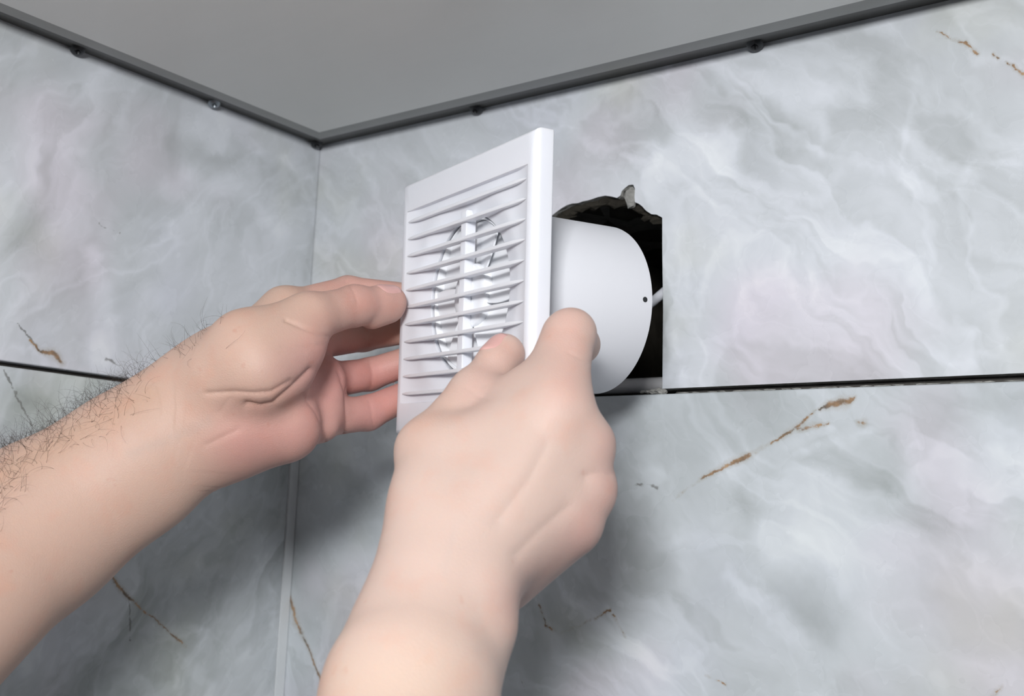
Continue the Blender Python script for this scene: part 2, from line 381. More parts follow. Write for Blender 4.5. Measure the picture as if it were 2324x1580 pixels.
# upper right tile with the broken notch for the fan
notch_px = [(1506, 886), (1505, 700), (1503, 560), (1503, 494), (1490, 487), (1478, 486), (1466, 478), (1457, 468), (1449, 462), (1441, 459),
            (1440, 447), (1441, 428), (1437, 419), (1427, 420), (1418, 427), (1411, 434), (1408, 444), (1400, 449), (1388, 446), (1374, 444), (1358, 447), (1346, 451), (1334, 455), (1322, 457), (1312, 461),
            (1298, 462), (1286, 466), (1274, 473), (1264, 480), (1254, 488), (1240, 497), (1222, 514), (1206, 540), (1194, 575), (1184, 620), (1178, 680), (1172, 760), (1170, 830), (1168, 900)]
notch = [cR(*p) for p in notch_px]
notch = [(p[0], max(p[2], ZJ + 0.001)) for p in notch]
notch[0] = (notch[1][0] + 0.0006, ZJ + 0.0016); notch[-1] = (notch[-1][0], ZJ + 0.0016)
zs = 0.0016
XE = 0.62
outline = [(-0.005, ZJ + zs), (notch[-1][0], ZJ + zs)] + notch[-2:0:-1] + [(notch[0][0], ZJ + zs), (XE, ZJ + 0.0028), (XE, H + 0.02), (-0.005, H + 0.02)]
tR1 = extrude_outline('tile', outline, lambda v: Vector((v.x, 0, v.y)), (0, T - 0.001, 0), m_ru, wall_r, None, m_body)
def tile_R(x0, x1, z0, z1, mat, y=0.0):
    bm = bmesh.new(); box(bm, (x0, y, z0), (x1, T - 0.0005, z1))
    bmesh.ops.bevel(bm, geom=[e for e in bm.edges], offset=0.0006, segments=1, affect='EDGES')
    return bm_obj('tile', bm, mat, wall_r)
def tile_L(y0, y1, z0, z1, mat, x=0.0):
    bm = bmesh.new(); box(bm, (-T + 0.0005, y0, z0), (x, y1, z1))
    bmesh.ops.bevel(bm, geom=[e for e in bm.edges], offset=0.0006, segments=1, affect='EDGES')
    return bm_obj('tile', bm, mat, wall_l)
tile_R(XE + 0.002, XE + 1.2, ZJ + zs, H + 0.02, m_ru)
tile_R(-0.002, 1.20, ZJ - 0.60, ZJ - 0.0018, m_rl, -0.0006)
tile_R(1.202, ROOM, ZJ - 0.60, ZJ - 0.0018, m_rl)
tile_L(-0.60, -0.0004, ZJ + 0.0016, H + 0.02, m_lu)
tile_L(-ROOM, -0.602, ZJ + 0.0016, H + 0.02, m_lu)
tile_L(-0.90, -0.0095, ZJ - 0.60, ZJ - 0.0016, m_ll)
tile_L(-ROOM, -0.902, ZJ - 0.60, ZJ - 0.0016, m_ll)
for r in range(1, 4):
    z1 = ZJ - 0.602 * r - 0.0018; z0 = max(0.0, z1 - 0.60)
    if z1 > 0.02:
        tile_R(0.0, 1.20, z0, z1, m_rl); tile_R(1.202, ROOM, z0, z1, m_rl)
        tile_L(-0.90, -0.0095, z0, z1, m_ll); tile_L(-ROOM, -0.902, z0, z1, m_ll)
# exposed lump of tile body in the chipped spike, and crumbs along the broken edge
def lump(name, c, rad, mat, parent, sq=(1, 1, 1), sd=0):
    bm = bmesh.new(); bmesh.ops.create_icosphere(bm, subdivisions=2, radius=1.0)
    rr = random.Random(sd)
    for v in bm.verts:
        k = 1 + rr.uniform(-0.28, 0.22)
        v.co = Vector((c[0] + v.co.x * rad * sq[0] * k, c[1] + v.co.y * rad * sq[1] * k, c[2] + v.co.z * rad * sq[2] * k))
    return bm_obj(name, bm, mat, parent)
cs = cR(1425, 440)
lump('broken_edge', (cs[0] + 0.0005, 0.0045, cs[2] - 0.001), 0.0062, m_body, tR1, (0.75, 0.5, 1.25), 3)
bmj = bmesh.new()
for i, (px, py) in enumerate([(1490, 492), (1470, 486), (1452, 470), (1400, 458), (1372, 453), (1340, 462), (1308, 468), (1280, 478), (1262, 492), (1240, 508)]):
    c = cR(px, py); rr = random.Random(i)
    r_ = bmesh.ops.create_icosphere(bmj, subdivisions=2, radius=1.0)
    for v in r_['verts']:
        k = 1 + rr.uniform(-0.35, 0.3)
        v.co = Vector((c[0] + v.co.x * 0.0095 * k, 0.0072 + v.co.y * 0.0035 * k, c[2] + 0.001 + v.co.z * 0.0032 * k))
o = bm_obj('mortar_crumbs', bmj, m_dark, wall_r); tag(o, kind='stuff')
bmj = bmesh.new()
for i, (px, py, s) in enumerate([(1492, 888, 3.2), (1480, 893, 2.2), (1468, 896, 1.6), (1500, 884, 2.4), (1455, 897, 1.4)]):
    c = cR(px, py); rr = random.Random(i + 40)
    r_ = bmesh.ops.create_icosphere(bmj, subdivisions=2, radius=1.0)
    for v in r_['verts']:
        k = 1 + rr.uniform(-0.4, 0.3)
        v.co = Vector((c[0] + v.co.x * 0.0014 * s * k, 0.002 + v.co.y * 0.002 * k, ZJ + 0.0002 + v.co.z * 0.0007 * s * k))
o = bm_obj('grout_crumbs', bmj, m_body, wall_r); tag(o, kind='stuff')
bmj = bmesh.new()                                   # loose flakes of adhesive in the joint
for i in range(26):
    x = 0.335 + 0.20 * ((i * 0.618) % 1.0); rr = random.Random(i + 90)
    r_ = bmesh.ops.create_icosphere(bmj, subdivisions=1, radius=1.0)
    for v in r_['verts']:
        k = 1 + rr.uniform(-0.4, 0.4)
        v.co = Vector((x + v.co.x * rr.uniform(0.0015, 0.006) * k, 0.0022 + v.co.y * 0.001, ZJ - 0.0012 + v.co.z * 0.0005 * k))
o = bm_obj('joint_flakes', bmj, m_body, wall_r); tag(o, kind='stuff')

# ceiling: satin panel, its edge rolling up into a screwed profile with painted shade
bm = bmesh.new()
E0 = 0.036
box(bm, (E0, -ROOM, H), (ROOM, -E0, H + 0.02))
ceil = bm_obj('ceiling', bm, m_ceil); tag(ceil, kind='structure')
prof = [(E0 + 0.0005, 0.0)] + [(E0 - 0.024 * t / 8, 0.0040 * (t / 8) ** 2) for t in range(1, 9)] + [(0.0090, 0.0049), (0.0050, 0.0056), (0.0, 0.0060), (0.0, 0.014), (E0 + 0.0005, 0.014)]
def trim(name, side):
    V = []; n = len(prof)
    for end in (0, 1):
        for (o_, dz) in prof:
            L_ = (ROOM if end else max(o_, 0.0))
            V.append((L_, -o_, H + dz) if side == 'R' else (o_, -L_, H + dz))
    Fc = [(k, (k + 1) % n, n + (k + 1) % n, n + k) for k in range(n)]
    Fc += [tuple(range(n)), tuple(range(2 * n - 1, n - 1, -1))]
    o = mesh_obj(name, V, Fc, m_trim, None, True)
    bm = bmesh.new(); bm.from_mesh(o.data); bmesh.ops.recalc_face_normals(bm, faces=bm.faces); bm.to_mesh(o.data); bm.free()
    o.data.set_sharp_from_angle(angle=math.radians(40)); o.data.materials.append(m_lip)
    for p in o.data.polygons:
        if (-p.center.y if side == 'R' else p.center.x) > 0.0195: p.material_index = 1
    return tag(o, kind='structure')
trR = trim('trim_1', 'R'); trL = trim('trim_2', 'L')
def screw(parent, px, py, side, rad=0.0048, mat=m_screw):
    p = on_plane(px, py, (0, 0, 1), H + 0.0034)
    if side == 'R': p[1] = min(p[1], -0.0058)
    else: p[0] = max(p[0], 0.0058)
    n = Vector((0.12, -0.42, -0.90)) if side == 'R' else Vector((0.42, -0.12, -0.90))
    n.normalize(); q = n.to_track_quat('Z', 'X').to_matrix().to_4x4(); q.translation = Vector(p)
    bm = bmesh.new()
    NA = 20; prof2 = [(0.0, 0.0018), (0.45, 0.0017), (0.8, 0.0011), (1.0, 0.0), (0.55, -0.002), (0.4, -0.004), (0.4, -0.007)]
    rings = []
    for (r_, z_) in prof2[1:]:
        rings.append([bm.verts.new((r_ * rad * math.cos(2 * math.pi * k / NA), r_ * rad * math.sin(2 * math.pi * k / NA), z_)) for k in range(NA)])
    # cross recess: inner ring pushed in on four arms
    inner = []
    for k in range(NA):
        a = 2 * math.pi * k / NA; arm = (k % 5) == 0
        inner.append(bm.verts.new((0.40 * rad * math.cos(a), 0.40 * rad * math.sin(a), 0.0002 if arm else 0.0017)))
    cen = bm.verts.new((0, 0, -0.0006))
    for k in range(NA):
        bm.faces.new((inner[k], inner[(k + 1) % NA], cen))
        bm.faces.new((rings[0][k], rings[0][(k + 1) % NA], inner[(k + 1) % NA], inner[k]))
        for a, b in zip(rings[:-1], rings[1:]): bm.faces.new((b[k], b[(k + 1) % NA], a[(k + 1) % NA], a[k]))
    bmesh.ops.transform(bm, matrix=q, verts=bm.verts)
    return bm_obj('screw', bm, mat, parent, angle=35)
screw(trR, 1718, 106, 'R', 0.0052, m_screw); screw(trR, 1088, 253, 'R')
screw(trL, 154, 122, 'L'); screw(trL, 460, 243, 'L', 0.0045, m_steel); screw(trL, 703, 331, 'L')
# sealant strip in the inside corner of the lower rows
bm = bmesh.new()
vs_ = box(bm, (-0.006, -0.0094, 0.0), (0.0012, -0.0012, ZJ - 0.003))
tr3 = bm_obj('trim_3', bm, m_seal); tag(tr3, kind='structure')
bm = bmesh.new(); box(bm, (-0.01, -ROOM, -0.05), (ROOM, 0.01, 0.0)); fl = bm_obj('floor', bm, m_floor); tag(fl, kind='structure')

# ------------------------------------------------------------------ extractor fan
FX = np.array([[0.9254199, 0.0189914, -0.3784670], [-0.3772643, -0.0477375, -0.9248745], [-0.0356317, 0.9986794, -0.0370124]])
FC = CAM + M.T @ np.array([-0.02904627, 0.02911613, 0.60420142])
fm = Matrix.Identity(4)
for i in range(3):
    for j in range(3): fm[i][j] = FX[i][j]
    fm[i][3] = FC[i]
fan = empty('extractor_fan', mat4=fm)
tag(fan, 'white square bathroom extractor fan with louvred grille, held tilted in front of the wall hole', 'fan')
def fl3(x, y, z): return FC + FX @ (np.array([x, y, z]) / 1000.0)
HW, RX, RY, RO, TH = 0.075, 0.0675, 0.0572, 0.0440, 0.0108
def dish(x, y):
    u = min(1.0, abs(x) / RX); vv = max(0.0, 1.0 - u)
    d = 0.0002 + 0.0024 * (1 - (1 - min(1, vv / 0.26)) ** 2)
    r = math.hypot(x, y)
    s = min(1.0, max(0.0, (0.060 - r) / (0.060 - RO))); s = s * s * (3 - 2 * s) * 0.5 + 0.5 * s * s
    return -(d + 0.0034 * s)
def rect_pt(k, n, hx, hy):
    """k-th of n points round a rectangle, 4 equal-count sides, starting mid-right"""
    t = (k / n) * 4.0
    s = int(t) % 4; u = t - int(t)
    tan = math.tan((u - 0.5) * math.pi / 2)
    return [(hx, hy * tan), (-hx * tan, hy), (-hx, -hy * tan), (hx * tan, -hy)][s]
NP = 160
rings = []
for (r_, z_) in ((RO + 0.0007, -0.0088), (RO, -0.0072)):
    rr = []
    for k in range(NP):
        x, y = rect_pt(k, NP, RX, RY); a = math.atan2(y, x); rr.append((r_ * math.cos(a), r_ * math.sin(a), z_))
    rings.append(rr)
for j in range(23):
    t = j / 22.0; rr = []
    for k in range(NP):
        x, y = rect_pt(k, NP, RX, RY); a = math.atan2(y, x)
        X, Y = RO * math.cos(a) * (1 - t) + x * t, RO * math.sin(a) * (1 - t) + y * t
        rr.append((X, Y, dish(X, Y)))
    rings.append(rr)
def rring(hx, hy, z): rings.append([(*rect_pt(k, NP, hx, hy), z) for k in range(NP)])
rring(RX + 0.0003, RY + 0.0004, -0.0001); rring(RX + 0.0010, RY + 0.0010, 0.0)
rring(0.0718, 0.0725, -0.0001)
rring(HW - 0.0022, HW - 0.0016, -0.0005); rring(HW - 0.0010, HW - 0.0007, -0.0012); rring(HW - 0.0002, HW - 0.0001, -0.0026); rring(HW, HW, -0.0040)
rring(HW, HW, -TH + 0.0006); rring(HW - 0.0006, HW - 0.0006, -TH); rring(0.052, 0.052, -TH)
V = [v for r_ in rings for v in r_]; Fc = []
for j in range(len(rings) - 1):
    for k in range(NP): Fc.append((j * NP + k, j * NP + (k + 1) % NP, (j + 1) * NP + (k + 1) % NP, (j + 1) * NP + k))
front = mesh_obj('front_plate', V, Fc, m_white, fan)
front.data.set_sharp_from_angle(angle=math.radians(32))
# eleven louvre slats: sharp tips at the sides, deep in the middle
for i in range(11):
    y0 = 0.0508 - 0.01025 * i
    n = 44; V = []; Fc = []
    for k in range(n + 1):
        x = -RX + 0.0006 + (2 * RX - 0.0012) * k / n
        e = min(1.0, (RX - 0.0006 - abs(x)) / 0.012); e = 1 - (1 - e) ** 2
        prot = -0.0005 + 0.0009 * e                           # front edge level
        half = 0.0002 + 0.00078 * e
        r_ = math.hypot(x, y0)
        s_ = min(1.0, max(0.0, (0.058 - r_) / 0.016))
        dep = max(0.0012, (-dish(x, y0) + 0.0010) if r_ > RO + 0.0005 else 0.0050)
        tl = 0.0001 * e                                       # the rear of the slat drops a little
        sec = [(-half, prot - 0.0004), (-half * 0.93, prot - 0.00012), (-half * 0.75, prot - 0.00002), (0.0, prot), (half * 0.75, prot - 0.00002), (half * 0.93, prot - 0.00012), (half, prot - 0.0004), (half * 0.85 - tl * 0.3, -dep * 0.6), (half * 0.6 - tl, -dep), (-half * 0.6 - tl, -dep), (-half * 0.85 - tl * 0.3, -dep * 0.6)]
        V += [(x, y0 + a, b) for a, b in sec]
    ns = 11
    for k in range(n):
        for j in range(ns): Fc.append((k * ns + j, k * ns + (j + 1) % ns, (k + 1) * ns + (j + 1) % ns, (k + 1) * ns + j))
    Fc += [tuple(range(ns)), tuple(n * ns + j for j in range(ns - 1, -1, -1))]
    o = mesh_obj('slat', V, Fc, m_white, fan); o.data.set_sharp_from_angle(angle=math.radians(24))
bm = bmesh.new()
box(bm, (-0.0031, -0.0535, -0.0080), (0.0032, 0.0465, -0.0018)); bmesh.ops.bevel(bm, geom=[e for e in bm.edges], offset=0.0004, segments=2, affect='EDGES')
bm_obj('centre_rib', bm, m_white, fan, angle=40)
# duct spigot (double walled), open at the back
NA = 96
def lathe(prof_, n=NA):
    V = []; Fc = []
    for (r_, z_) in prof_: V += [(r_ * math.cos(2 * math.pi * k / n), r_ * math.sin(2 * math.pi * k / n), z_) for k in range(n)]
    for j in range(len(prof_) - 1):
        for k in range(n): Fc.append((j * n + k, j * n + (k + 1) % n, (j + 1) * n + (k + 1) % n, (j + 1) * n + k))
    return V, Fc
V, Fc = lathe([(0.0462, -0.0095), (0.0500, -0.0098), (0.0498, -0.0120), (0.0494, -0.0200), (0.0490, -0.0935), (0.0487, -0.0945), (0.0466, -0.0945), (0.0463, -0.0935), (0.0462, -0.0095)])
duct = mesh_obj('duct', V, Fc, m_white2, fan); duct.data.set_sharp_from_angle(angle=math.radians(40))
def in_fan(px, py, r_):                                   # sight line meets the duct wall of radius r_
    o_ = FX.T @ (CAM - FC); d_ = FX.T @ (M.T @ cray(px, py))
    a = d_[0] ** 2 + d_[1] ** 2; b = 2 * (o_[0] * d_[0] + o_[1] * d_[1]); c_ = o_[0] ** 2 + o_[1] ** 2 - r_ * r_
    t = (-b - math.sqrt(max(0, b * b - 4 * a * c_))) / (2 * a); return o_ + d_ * t
hp = in_fan(1464, 680, 0.049)
nrm = Vector((hp[0], hp[1], 0)).normalized(); q = nrm.to_track_quat('Z', 'X').to_matrix().to_4x4(); q.translation = Vector(hp) - nrm * 0.0010
bm = bmesh.new(); bmesh.ops.create_cone(bm, cap_ends=True, segments=20, radius1=0.0015, radius2=0.0015, depth=0.0024); bmesh.ops.transform(bm, matrix=q, verts=bm.verts)
bm_obj('fixing_hole', bm, m_screw, duct)
ho = bpy.context.scene.objects
# inner shroud, motor hub, impeller blades, motor block behind
V, Fc = lathe([(0.0462, -0.0400), (0.0432, -0.0398), (0.0429, -0.0078), (0.0424, -0.0073), (0.0419, -0.0078), (0.0418, -0.0400)])
o = mesh_obj('shroud', V, Fc, m_blade, fan)
V, Fc = lathe([(0.0002, -0.0064), (0.0120, -0.0064), (0.0165, -0.0066), (0.0176, -0.0074), (0.0180, -0.0090), (0.0180, -0.0300)], 64)
hub = mesh_obj('hub', V, Fc, m_blade, fan); hub.data.set_sharp_from_angle(angle=math.radians(40))
bm = bmesh.new(); bmesh.ops.create_cone(bm, cap_ends=True, segments=20, radius1=0.0028, radius2=0.0022, depth=0.0016)
bmesh.ops.translate(bm, verts=bm.verts, vec=(0.0006, -0.0022, -0.0057)); bm_obj('screw', bm, m_steel, hub, angle=35)
NB = 6
bl0 = None
for b in range(NB):
    if bl0 is None:
        V = []; Fc = []; nu, nv = 16, 8
        for side in (0, 1):
            for iu in range(nu + 1):
                u = iu / nu
                for iv in range(nv + 1):
                    vv = iv / nv; r_ = 0.0172 + vv * (0.0414 - 0.0172)
                    span = 2 * math.pi / NB * 1.28
                    a = (u - 0.5) * span + 0.18 * vv
                    z_ = -0.0082 - 0.0050 * u * (0.75 + 0.25 * vv) - 0.0008 * math.sin(math.pi * u) - (0.0011 if side else 0)
                    V.append((r_ * math.cos(a), r_ * math.sin(a), z_))
        off = (nu + 1) * (nv + 1)
        for iu in range(nu):
            for iv in range(nv):
                a = iu * (nv + 1) + iv; q4 = (a, a + nv + 1, a + nv + 2, a + 1)
                Fc.append(q4[::-1]); Fc.append(tuple(off + x for x in q4))
        for iu in range(nu):
            for iv in (0, nv):
                a = iu * (nv + 1) + iv; Fc.append((a, a + nv + 1, off + a + nv + 1, off + a))
        for iv in range(nv):
            for iu in (0, nu):
                a = iu * (nv + 1) + iv; Fc.append((a, a + 1, off + a + 1, off + a))
        bl0 = mesh_obj('blade', V, Fc, m_blade, fan); bl0.data.set_sharp_from_angle(angle=math.radians(40)); o = bl0
    else:
        o = bl0.copy(); COL.objects.link(o); o.parent = fan
    o.rotation_euler = (0, 0, 2 * math.pi * b / NB + 0.35)
V, Fc = lathe([(0.0002, -0.0320), (0.0417, -0.0320), (0.0417, -0.0335), (0.0210, -0.0335), (0.0215, -0.0600), (0.0190, -0.0660), (0.0002, -0.0660)], 40)
mesh_obj('motor', V, Fc, m_blade, fan).data.set_sharp_from_angle(angle=math.radians(40))
for k in range(3):
    a = 0.5 + k * 2 * math.pi / 3; bm = bmesh.new(); box(bm, (0.019, -0.0012, -0.050), (0.0470, 0.0012, -0.036))
    bmesh.ops.rotate(bm, verts=bm.verts, matrix=Matrix.Rotation(a, 3, 'Z')); bm_obj('motor_strut', bm, m_blade, fan)

# ------------------------------------------------------------------ cable and conduit inside the opening
a = fl3(28, -6, -66); b_ = on_plane(1478, 690, YR, 0.004); c_ = on_plane(1506, 668, YR, 0.014)
pts = [Vector(fl3(12, -14, -69)), Vector(fl3(12, -12, -96)), Vector(on_plane(1442, 712, YR, -0.012)), Vector(on_plane(1480, 686, YR, 0.008)), Vector(on_plane(1508, 662, YR, 0.022)), Vector(on_plane(1522, 650, YR, 0.060)), Vector(on_plane(1520, 640, YR, 0.15))]
fine = []
for i in range(len(pts) - 1):
    p0, p1, p2, p3 = pts[max(i - 1, 0)], pts[i], pts[i + 1], pts[min(i + 2, len(pts) - 1)]
    for s in range(8):
        t = s / 8; fine.append(0.5 * ((2 * p1) + (p2 - p0) * t + (2 * p0 - 5 * p1 + 4 * p2 - p3) * t * t + (3 * p1 - p0 - 3 * p2 + p3) * t ** 3))
V, Fc = tube_mesh(fine + [pts[-1]], 0.0031)
o = mesh_obj('power_cable', V, Fc, m_cable); tag(o, 'white power cable leading from the fan duct into the dark wall hole', 'cable')
V, Fc = tube_mesh([(0.208 + 0.117 * t / 6, 0.020, ZJ + 0.0068) for t in range(7)], 0.0050, 16)
o = mesh_obj('conduit', V, Fc, m_pipe); tag(o, 'grey conduit lying along the bottom of the wall hole', 'pipe')

# ------------------------------------------------------------------ person: two forearms and hands, sculpted as distance fields
def rcone(p, a, b, r1, r2):
    ba = b - a; l2 = ba @ ba
    if l2 < 1e-12: return np.linalg.norm(p - a, axis=-1) - r1
    rr = r1 - r2; a2 = l2 - rr * rr
    if a2 <= 1e-12: return np.linalg.norm(p - (a if r1 > r2 else b), axis=-1) - max(r1, r2)
    il2 = 1.0 / l2; pa = p - a; y = pa @ ba; z = y - l2
    t = pa * l2 - y[..., None] * ba; x2 = (t * t).sum(-1); y2 = y * y * l2; z2 = z * z * l2; k = np.sign(rr) * rr * rr * x2
    d = (np.sqrt(x2 * a2 * il2) + y * rr) * il2 - r1
    c1 = np.sign(z) * a2 * z2 > k; c2 = (np.sign(y) * a2 * y2 < k) & ~c1
    d = np.where(c1, np.sqrt(x2 + z2) * il2 - r2, d); d = np.where(c2, np.sqrt(x2 + y2) * il2 - r1, d)
    return d
class Prim:
    """rounded cone; flat=(axis, s) squeezes it along an axis by the factor s"""
    def __init__(s, a, b, r1, r2, k, flat=None):
        s.a, s.b = np.array(a, float), np.array(b, float); s.r1, s.r2, s.k = r1 / 1000, r2 / 1000, k / 1000
        s.flat = None
        if flat is not None: ax = np.array(flat[0], float); s.flat = (ax / np.linalg.norm(ax), flat[1])
        m = max(s.r1, s.r2) + s.k + 0.004
        s.lo = np.minimum(s.a, s.b) - m; s.hi = np.maximum(s.a, s.b) + m
    def d(s, p):
        if s.flat is None: return rcone(p, s.a, s.b, s.r1, s.r2)
        ax, f = s.flat; c = 0.5 * (s.a + s.b)
        def sq(q): t = (q - c) @ ax; return q + (t * (f - 1))[..., None] * ax if np.ndim(t) else q + t * (f - 1) * ax
        dd = rcone(sq(p), sq(s.a), sq(s.b), s.r1, s.r2)
        return np.where(dd > 0, dd / f ** 0.5, dd)
def smin(a, b, k):
    if k <= 0: return np.minimum(a, b)
    h = np.maximum(k - np.abs(a - b), 0) / k
    return np.minimum(a, b) - h * h * k * 0.25
BIG = 0.05
class Body:
    """groups: [(k_group, [prims])]: prims blend inside a group, then groups blend in order"""
    def __init__(s, groups): s.groups = groups
    def pts(s, p):
        F = np.full(len(p), BIG)
        for kg, prims in s.groups:
            G = np.full(len(p), BIG)
            for q in prims:
                m = np.all((p > q.lo) & (p < q.hi), axis=1)
                if m.any(): G[m] = smin(G[m], q.d(p[m]), q.k)
            F = smin(F, G, kg / 1000)
        return F
    def grid(s, h):
        lo = np.min([q.lo for _, ps in s.groups for q in ps], 0) - 2 * h; hi = np.max([q.hi for _, ps in s.groups for q in ps], 0) + 2 * h
        n = np.ceil((hi - lo) / h).astype(int) + 1
        F = np.full(n, BIG, np.float32)
        for kg, prims in s.groups:
            gl = np.min([q.lo for q in prims], 0); gh = np.max([q.hi for q in prims], 0)
            i0 = np.maximum(0, ((gl - lo) / h).astype(int)); i1 = np.minimum(n, ((gh - lo) / h).astype(int) + 2)
            G = np.full(i1 - i0, BIG)
            for q in prims:
                j0 = np.maximum(i0, ((q.lo - lo) / h).astype(int)); j1 = np.minimum(i1, ((q.hi - lo) / h).astype(int) + 2)
                ax = [lo[i] + h * np.arange(j0[i], j1[i]) for i in range(3)]
                p = np.stack(np.meshgrid(*ax, indexing='ij'), -1)
                sl = tuple(slice(j0[i] - i0[i], j1[i] - i0[i]) for i in range(3))
                G[sl] = smin(G[sl], q.d(p.reshape(-1, 3)).reshape(p.shape[:3]), q.k)
            sl = tuple(slice(i0[i], i1[i]) for i in range(3))
            F[sl] = smin(F[sl].astype(float), G, kg / 1000)
        return F, lo
    def grad(s, p, e=0.0004):
        g = np.stack([s.pts(p + e * np.eye(3)[i]) - s.pts(p - e * np.eye(3)[i]) for i in range(3)], 1) / (2 * e)
        return g
def surface_nets(F, lo, h):
    S = F < 0; n = np.array(F.shape) - 1
    c = np.zeros(n, np.int8)
    for dx in (0, 1):
        for dy in (0, 1):
            for dz in (0, 1): c += S[dx:dx + n[0], dy:dy + n[1], dz:dz + n[2]]
    act = np.argwhere((c > 0) & (c < 8)); idx = -np.ones(n, np.int64); idx[tuple(act.T)] = np.arange(len(act))
    acc = np.zeros((len(act), 3)); cnt = np.zeros(len(act))
    offs = [(x, y, z) for x in (0, 1) for y in (0, 1) for z in (0, 1)]
    for i, oa in enumerate(offs):
        for ob in offs[i + 1:]:
            if sum(abs(oa[t] - ob[t]) for t in range(3)) != 1: continue
            fa = F[tuple((act + oa).T)]; fb = F[tuple((act + ob).T)]; m = (fa < 0) != (fb < 0)
            t = np.where(m, fa / np.where(m, fa - fb, 1), 0)
            acc[m] += (np.array(oa) + t[:, None] * (np.array(ob) - np.array(oa)))[m]; cnt[m] += 1
    V = lo + h * (act + acc / cnt[:, None])
    Q = []
    for ax in range(3):
        u, v = (ax + 1) % 3, (ax + 2) % 3
        sl0 = [slice(1, n[i]) for i in range(3)]; sl0[ax] = slice(0, n[ax]); sl1 = list(sl0); sl1[ax] = slice(1, n[ax] + 1)
        a, b = S[tuple(sl0)], S[tuple(sl1)]
        e = np.argwhere(a != b); base = e.copy(); base[:, u] += 1; base[:, v] += 1
        flip = a[tuple(e.T)]
        eu, ev = np.eye(3, dtype=int)[u], np.eye(3, dtype=int)[v]
        q = np.stack([idx[tuple((base - eu - ev).T)], idx[tuple((base - ev).T)], idx[tuple(base.T)], idx[tuple((base - eu).T)]], 1)
        q[~flip] = q[~flip][:, ::-1]; Q.append(q)
    return V, np.concatenate(Q)
def subdivide(V, Q):
    E = np.sort(np.stack([Q, np.roll(Q, -1, 1)], 2).reshape(-1, 2), 1)
    U, inv = np.unique(E, axis=0, return_inverse=True); inv = inv.reshape(-1, 4)
    nv, ne = len(V), len(U)
    W = np.concatenate([V, V[U].mean(1), V[Q].mean(1)])
    fc = nv + ne + np.arange(len(Q)); R = []
    for k in range(4): R.append(np.stack([Q[:, k], nv + inv[:, k], fc, nv + inv[:, (k + 3) % 4]], 1))
    return W, np.concatenate(R)
def project(body, V, it=2):
    for _ in range(it):
        d = body.pts(V); g = body.grad(V); l = np.maximum(1e-3, (g * g).sum(1))
        V = V - np.clip((d / l), -0.002, 0.002)[:, None] * g
    return V
def polydist(P2, line):
    best = np.full(len(P2), 1e9)
    for (x0, y0), (x1, y1) in zip(line[:-1], line[1:]):
        a = np.array([x0, y0], float); d = np.array([x1 - x0, y1 - y0], float)
        t = np.clip(((P2 - a) @ d) / max(1e-9, d @ d), 0, 1); best = np.minimum(best, np.linalg.norm(P2 - a - t[:, None] * d, axis=1))
    return best
def sculpt(name, body, parent, creases, tones, base, h=0.002):
    F, lo = body.grid(h); V, Q = surface_nets(F, lo, h)
    V = project(body, V, 1); V, Q = subdivide(V, Q); V = project(body, V, 2)
    g = body.grad(V); N = g / np.maximum(1e-6, np.linalg.norm(g, axis=1))[:, None]
    q = to_px(V); front = ((V - CAM) * N).sum(1) < 0
    dep = np.zeros(len(V))
    for line, wpx, mm in creases:
        d = polydist(q[:, :2], line); dep += np.where(front, mm / 1000 * np.exp(-(d / (wpx * 0.85)) ** 1.3), 0)
    V = V - N * dep[:, None]
    o = mesh_obj(name, V, Q, m_skin, parent)
    col = np.tile(np.array(base), (len(V), 1))
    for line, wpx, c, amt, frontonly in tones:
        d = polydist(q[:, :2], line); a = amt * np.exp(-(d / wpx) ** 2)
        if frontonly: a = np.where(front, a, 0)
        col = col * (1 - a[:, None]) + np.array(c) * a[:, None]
    at_ = o.data.color_attributes.new('tone', 'FLOAT_COLOR', 'POINT')
    at_.data.foreach_set('color', np.concatenate([col, np.ones((len(V), 1))], 1).ravel())
    return o, V, N, q, front
